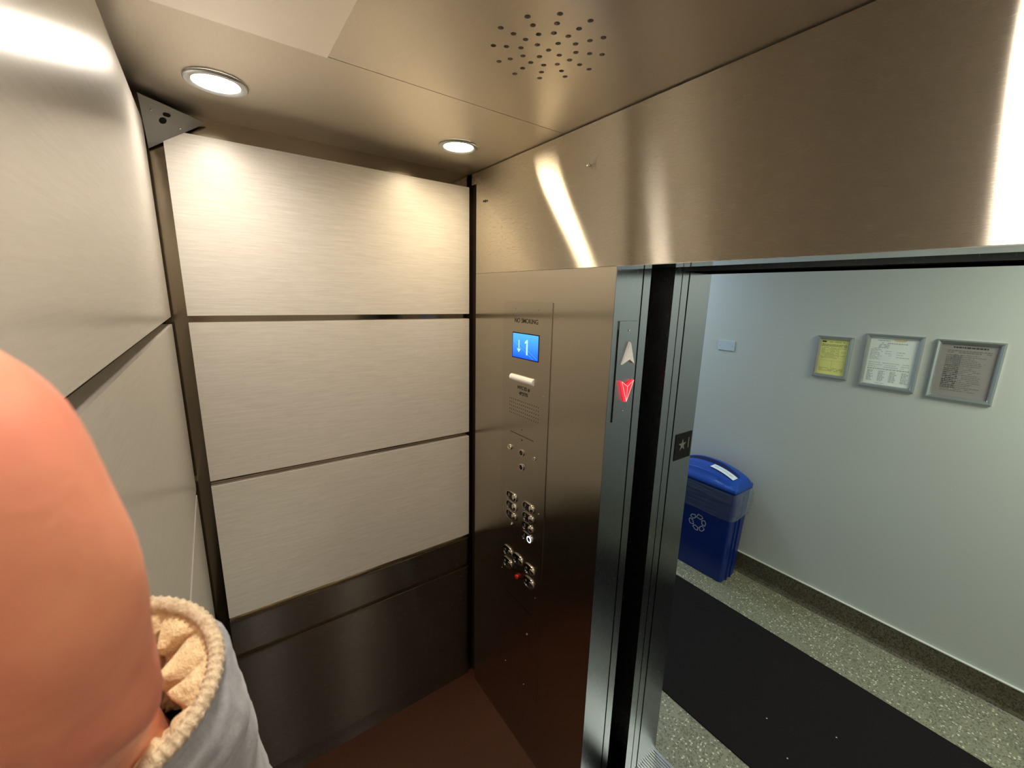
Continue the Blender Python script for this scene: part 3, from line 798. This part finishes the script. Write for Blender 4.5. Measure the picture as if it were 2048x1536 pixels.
# clear liner hanging over the rim
lr = []; rnd = random.Random(5)
N = 120
K = 34
for k in range(K+1):
    f = k/K; z = .728-.222*f
    e = .004+.014*min(1, f*6)*(1-.35*f)-(.006 if k == K else 0)
    hx_, hy_ = side(z); base = rrect(hx_+e, hy_+e, .03, z, 8)
    # resample to N points
    L = [0]; P = [Vector(p) for p in base]+[Vector(base[0])]
    for a, c in zip(P, P[1:]): L.append(L[-1]+(c-a).length)
    ring = []
    for i in range(N):
        s = L[-1]*i/N; j = max(q for q in range(len(L)) if L[q] <= s+1e-9); j = min(j, len(P)-2)
        q = P[j].lerp(P[j+1], (s-L[j])/max(1e-9, L[j+1]-L[j]))
        c = Vector((BX0, BX1, z)); d = (q-c).normalized()
        nz = noise.noise(Vector((q.x*5+z*9, q.y*9, z*44)))+.35*noise.noise(Vector((q.x*22, q.y*22, z*70)))
        amp = .011*min(1, k/5)*min(1, (K+1-k)/3)
        q = q+d*(nz*amp+.010*sin(f*pi)*(1 if q.x > BX0+.24 else 0)); q.z += noise.noise(Vector((q.x*7, q.y*7, 3.1)))*.014*f
        ring.append(tuple(q))
    lr.append(ring)
lr = lr[::-1]
obj('liner_bag', loft(lr, cap=False), M['bag'], bn, smooth='all')

# ------------------------------------------------------------------ person: hand and jacket sleeve
def cw(x, y, z): return CAM+RIGHT*x+DOWN*y+FWD*z
def pt(u, v, Z): return cw((u-1024)/829.96*Z, (v-768)/829.96*Z, Z)
def skinned(name, verts, edges, radii, root, mat, parent, sub=2):
    me = bpy.data.meshes.new(name); me.from_pydata([tuple(v) for v in verts], edges, []); me.update()
    o = bpy.data.objects.new(name, me); COL.objects.link(o)
    sm_ = o.modifiers.new('s', 'SKIN'); sm_.use_smooth_shade = True
    ss = o.modifiers.new('d', 'SUBSURF'); ss.levels = sub; ss.render_levels = sub
    for i, v in enumerate(me.skin_vertices[0].data):
        v.radius = (radii[i], radii[i]); v.use_root = (i == root)
    dg = bpy.context.evaluated_depsgraph_get(); nm = bpy.data.meshes.new_from_object(o.evaluated_get(dg))
    bpy.data.objects.remove(o)
    nm.materials.clear(); nm.materials.append(mat)
    for p in nm.polygons: p.use_smooth = True
    r = bpy.data.objects.new(name, nm); COL.objects.link(r); r.parent = parent; r.matrix_parent_inverse = parent.matrix_world.inverted()
    return r
per = thing('person', 'person in a grey fleece lined jacket, blurred hand raised close at the left edge', 'person', tuple(pt(230, 1400, .14)))
V = []; E_ = []; Rr = []
def add(p, r, prev=None):
    V.append(p); Rr.append(r)
    if prev is not None: E_.append((prev, len(V)-1))
    return len(V)-1
el = add(pt(430, 1900, .30), .036)
fa = add(pt(290, 1640, .24), .032, el)
wr = add(pt(140, 1490, .160), .0265, fa)
hl = add(pt(42, 1350, .100), .0245, wr)
th1 = add(pt(38, 1215, .070), .0190, hl)
th2 = add(pt(-38, 1050, .062), .0158, th1)
th3 = add(pt(-140, 884, .058), .0168, th2)
th4 = add(pt(-270, 770, .056), .0135, th3)
th5 = add(pt(-350, 700, .056), .0085, th4)
pm = add(cw(-.098, .060, .055), .019, hl)
for i, (yy, dy) in enumerate(((.020, -.006), (.040, -.002), (.060, .002), (.078, .006))):
    a = add(cw(-.103, yy, .034), .0088, pm)
    b_ = add(cw(-.106, yy+dy*.5, .012), .0084, a)
    c_ = add(cw(-.092, yy+dy, -.004), .0080, b_)
    d_ = add(cw(-.072, yy+dy, -.010), .0072, c_)
# rest of the figure, standing in the rear right corner below the camera
sh = add(Vector((-.240, .045, 1.365)), .046, el)
ch = add(Vector((-.080, .045, 1.330)), .100, sh)
wa = add(Vector((-.080, .050, 1.10)), .100, ch)
pv = add(Vector((-.080, .050, .93)), .082, wa)
nk = add(Vector((-.080, .040, 1.440)), .048, ch)
hd0 = add(Vector((-.080, .055, 1.500)), .062, nk)
hd1 = add(Vector((-.080, .050, 1.575)), .078, hd0)
hd2 = add(Vector((-.080, .045, 1.635)), .055, hd1)
s2 = add(Vector((.070, .050, 1.365)), .046, ch)
e2 = add(Vector((.100, .050, 1.10)), .034, s2)
w2 = add(Vector((.102, .150, .880)), .025, e2)
p2 = add(Vector((.102, .185, .800)), .026, w2)
for q in range(4):
    a = add(Vector((.102, .155+q*.019, .750)), .0085, p2); b_ = add(Vector((.098, .158+q*.019, .717)), .008, a)
    add(Vector((.085, .160+q*.018, .688-.004*(q == 1))), .007, b_)
a = add(Vector((.088, .215, .785)), .010, p2); add(Vector((.080, .232, .752)), .008, a)
for sx in (-.09, .085):
    th = add(Vector((-.080+sx*.9, .055, .80)), .062, pv); kn = add(Vector((-.080+sx*1.0, .060, .50)), .048, th); an = add(Vector((-.080+sx*1.1, .040, .10)), .036, kn)
    add(Vector((-.080+sx*1.15, .150, .045)), .034, an)
body = skinned('body', V, E_, Rr, pv, M['skin'], per, 2)
# face
def ball(name, c, rx, ry, rz, mat, par):
    b = B(); bmesh.ops.create_icosphere(b, subdivisions=3, radius=1.0); xf(b, Matrix.Translation(Vector(c)) @ Matrix.Diagonal((rx, ry, rz, 1)))
    return obj(name, b, mat, par, smooth='all')
for sx in (-1, 1):
    ball('eye', (-.080+sx*.028, .112, 1.560), .012, .010, .010, M['white_plastic'], body)
    ball('iris', (-.080+sx*.028, .1195, 1.560), .005, .0035, .005, M['blackplastic'], body)
    ball('ear', (-.080+sx*.074, .045, 1.545), .010, .018, .030, M['skin'], body)
ball('nose', (-.080, .128, 1.532), .011, .016, .020, M['skin'], body)
ball('mouth', (-.080, .117, 1.498), .022, .008, .006, simple('lips', rgb(176, 92, 84), .5), body)
hb = B(); bmesh.ops.create_icosphere(hb, subdivisions=4, radius=1.0)
for v in hb.verts:
    f = 1+.06*noise.noise(v.co*3); v.co = Vector((v.co.x*.088*f, v.co.y*.094*f, v.co.z*.098*f))
    if v.co.z < -.01 and v.co.y > .01: v.co.y *= .3
    if v.co.z < -.05: v.co.z = -.05-(v.co.z+.05)*-1.6
xf(hb, Matrix.Translation((-.080, .030, 1.590)))
obj('hair', hb, simple('dark_brown_hair', rgb(46, 32, 24), .6), per, smooth='all')
M['denim'] = fabric('dark_trousers', rgb(26, 26, 32), rgb(38, 38, 46), 200.0, .3)
def limb(name, pth, mat, yscale=1.0, seed=0):
    rr_ = sweep_rings(pth, 48, 40, seed)
    return obj(name, loft(rr_, cap=True), mat, per, smooth='all')
def sweep_rings(pth, nr, steps, seed):
    n = len(pth); out = []
    for k in range(steps+1):
        t = (n-1)*k/steps; i0 = min(int(t), n-2); f = t-i0; f = f*f*(3-2*f)
        c = Vector(pth[i0][0]).lerp(Vector(pth[i0+1][0]), t-i0); rx = pth[i0][1]*(1-f)+pth[i0+1][1]*f; ry = pth[i0][2]*(1-f)+pth[i0+1][2]*f
        ring = []
        for q in range(nr):
            a = 2*pi*q/nr; d = Vector((cos(a)*rx, sin(a)*ry, 0)); p = c+d
            w = .004*noise.noise(Vector((p.x*14+seed, p.y*14, p.z*18))); ring.append(tuple(p+d.normalized()*w))
        out.append(ring)
    return out
limb('jacket', [((-.08, .045, 1.43), .060, .060), ((-.085, .045, 1.405), .135, .085), ((-.085, .045, 1.34), .182, .108), ((-.08, .048, 1.20), .160, .118), ((-.08, .05, 1.0), .165, .122), ((-.08, .05, .84), .172, .124)], M['sleeve'])
limb('jacket_sleeve', [((.050, .05, 1.395), .050, .060), ((.070, .05, 1.33), .062, .068), ((.092, .05, 1.10), .050, .056), ((.098, .140, .89), .040, .044)], M['sleeve'], 1, 5)
limb('trouser_seat', [((-.08, .05, .96), .150, .108), ((-.08, .052, .86), .158, .112), ((-.08, .055, .79), .150, .100), ((-.08, .055, .745), .105, .070)], M['denim'], 1, 4)
for sx, sd in ((-.086, 2), (.074, 9)):
    limb('trouser_leg', [((-.08+sx*.95, .05, .90), .074, .100), ((-.08+sx, .055, .75), .080, .092), ((-.08+sx*1.05, .06, .48), .070, .075), ((-.08+sx*1.1, .045, .07), .062, .066)], M['denim'], 1, sd)
    b = loft([rrect(.045, .13, .04, z, 5, -.08+sx*1.15, .10) for z in (.0, .03)]+[rrect(.042, .125, .04, .055, 5, -.08+sx*1.15, .098), rrect(.036, .07, .035, .10, 5, -.08+sx*1.12, .05)])
    obj('shoe', b, M['blackplastic'], per, smooth=True)

# sleeve: swept tube with soft folds
def sweep(path, nr=64, disp=None, steps=60):
    """path: list of (point, radius); returns rings"""
    pts = [Vector(p) for p, r in path]; rad = [r for p, r in path]; n = len(pts)
    def cr(t):
        t = max(0, min(n-1.0001, t)); i = int(t); f = t-i
        p0, p1, p2, p3 = pts[max(i-1, 0)], pts[i], pts[min(i+1, n-1)], pts[min(i+2, n-1)]
        return .5*((2*p1)+(-p0+p2)*f+(2*p0-5*p1+4*p2-p3)*f*f+(-p0+3*p1-3*p2+p3)*f**3), rad[i]*(1-f)+rad[min(i+1, n-1)]*f
    rings = []; u = None
    for s in range(steps+1):
        t = (n-1)*s/steps; c, r = cr(t); c2, _ = cr(t+.02); c1, _ = cr(t-.02)
        tan = (c2-c1).normalized()
        if u is None: u = tan.orthogonal().normalized()
        u = (u-tan*u.dot(tan)).normalized(); w = tan.cross(u)
        ring = []
        for k in range(nr):
            a = 2*pi*k/nr; d = u*cos(a)+w*sin(a); rr = r
            if disp: rr += disp(t/(n-1), a, c+d*r)
            ring.append(tuple(c+d*rr))
        rings.append(ring)
    return rings
C0 = pt(206, 1390, .172); C1 = pt(322, 1580, .232); C2 = Vector((-.292, -.034, 1.60)); C3 = Vector((-.225, .045, 1.34))
def folds(t, a, p):
    s = min(1, t*6)
    return s*(.0065*noise.noise(Vector((p.x*22, p.y*22, p.z*30)))+.0022*noise.noise(p*90)) - .004*max(0, 1-abs(t-.17)/.035)
sl_r = sweep([(C0, .0395), (C0.lerp(C1, .22), .0470), (C1, .0470), (C2, .053), (C3, .070)], 72, folds, 70)
slv = obj('jacket_sleeve', loft(sl_r, cap=False), M['sleeve'], per, smooth='all')
slv['label'] = 'grey blue quilted jacket sleeve'
# fleece lining folded inside the cuff
def lumps(t, a, p):
    q = min(1, t*3)
    return .0010-q*.0055-q*.0300*abs(noise.noise(p*38))**.75-.0045*q*abs(noise.noise(p*90)) + .0012*noise.noise(p*330)
ax = (C1-C0).normalized()
fl = sweep([(C0+ax*.001, .0388), (C0+ax*.018, .0365), (C0+ax*.055, .037)], 180, lumps, 46)
obj('fleece_lining', loft(fl, cap=False), M['fleece'], slv, smooth='all')
# ribbed knit edging round the cuff
nb = B(); N1, N2 = 420, 10
uu = ax.orthogonal().normalized(); ww = ax.cross(uu)
gr = []
for i in range(N1):
    a = 2*pi*i/N1; d = uu*cos(a)+ww*sin(a); cc = C0+d*.0384
    rib = .0031+.0007*max(0, sin(a*74))
    gr.append([nb.verts.new(cc+d*(rib*cos(b))+ax*(rib*1.15*sin(b))) for b in [2*pi*j/N2 for j in range(N2)]])
for i in range(N1):
    for j in range(N2):
        i2, j2 = (i+1) % N1, (j+1) % N2; nb.faces.new((gr[i][j], gr[i2][j], gr[i2][j2], gr[i][j2]))
obj('cuff_edge', nb, M['knit'], slv, smooth='all')
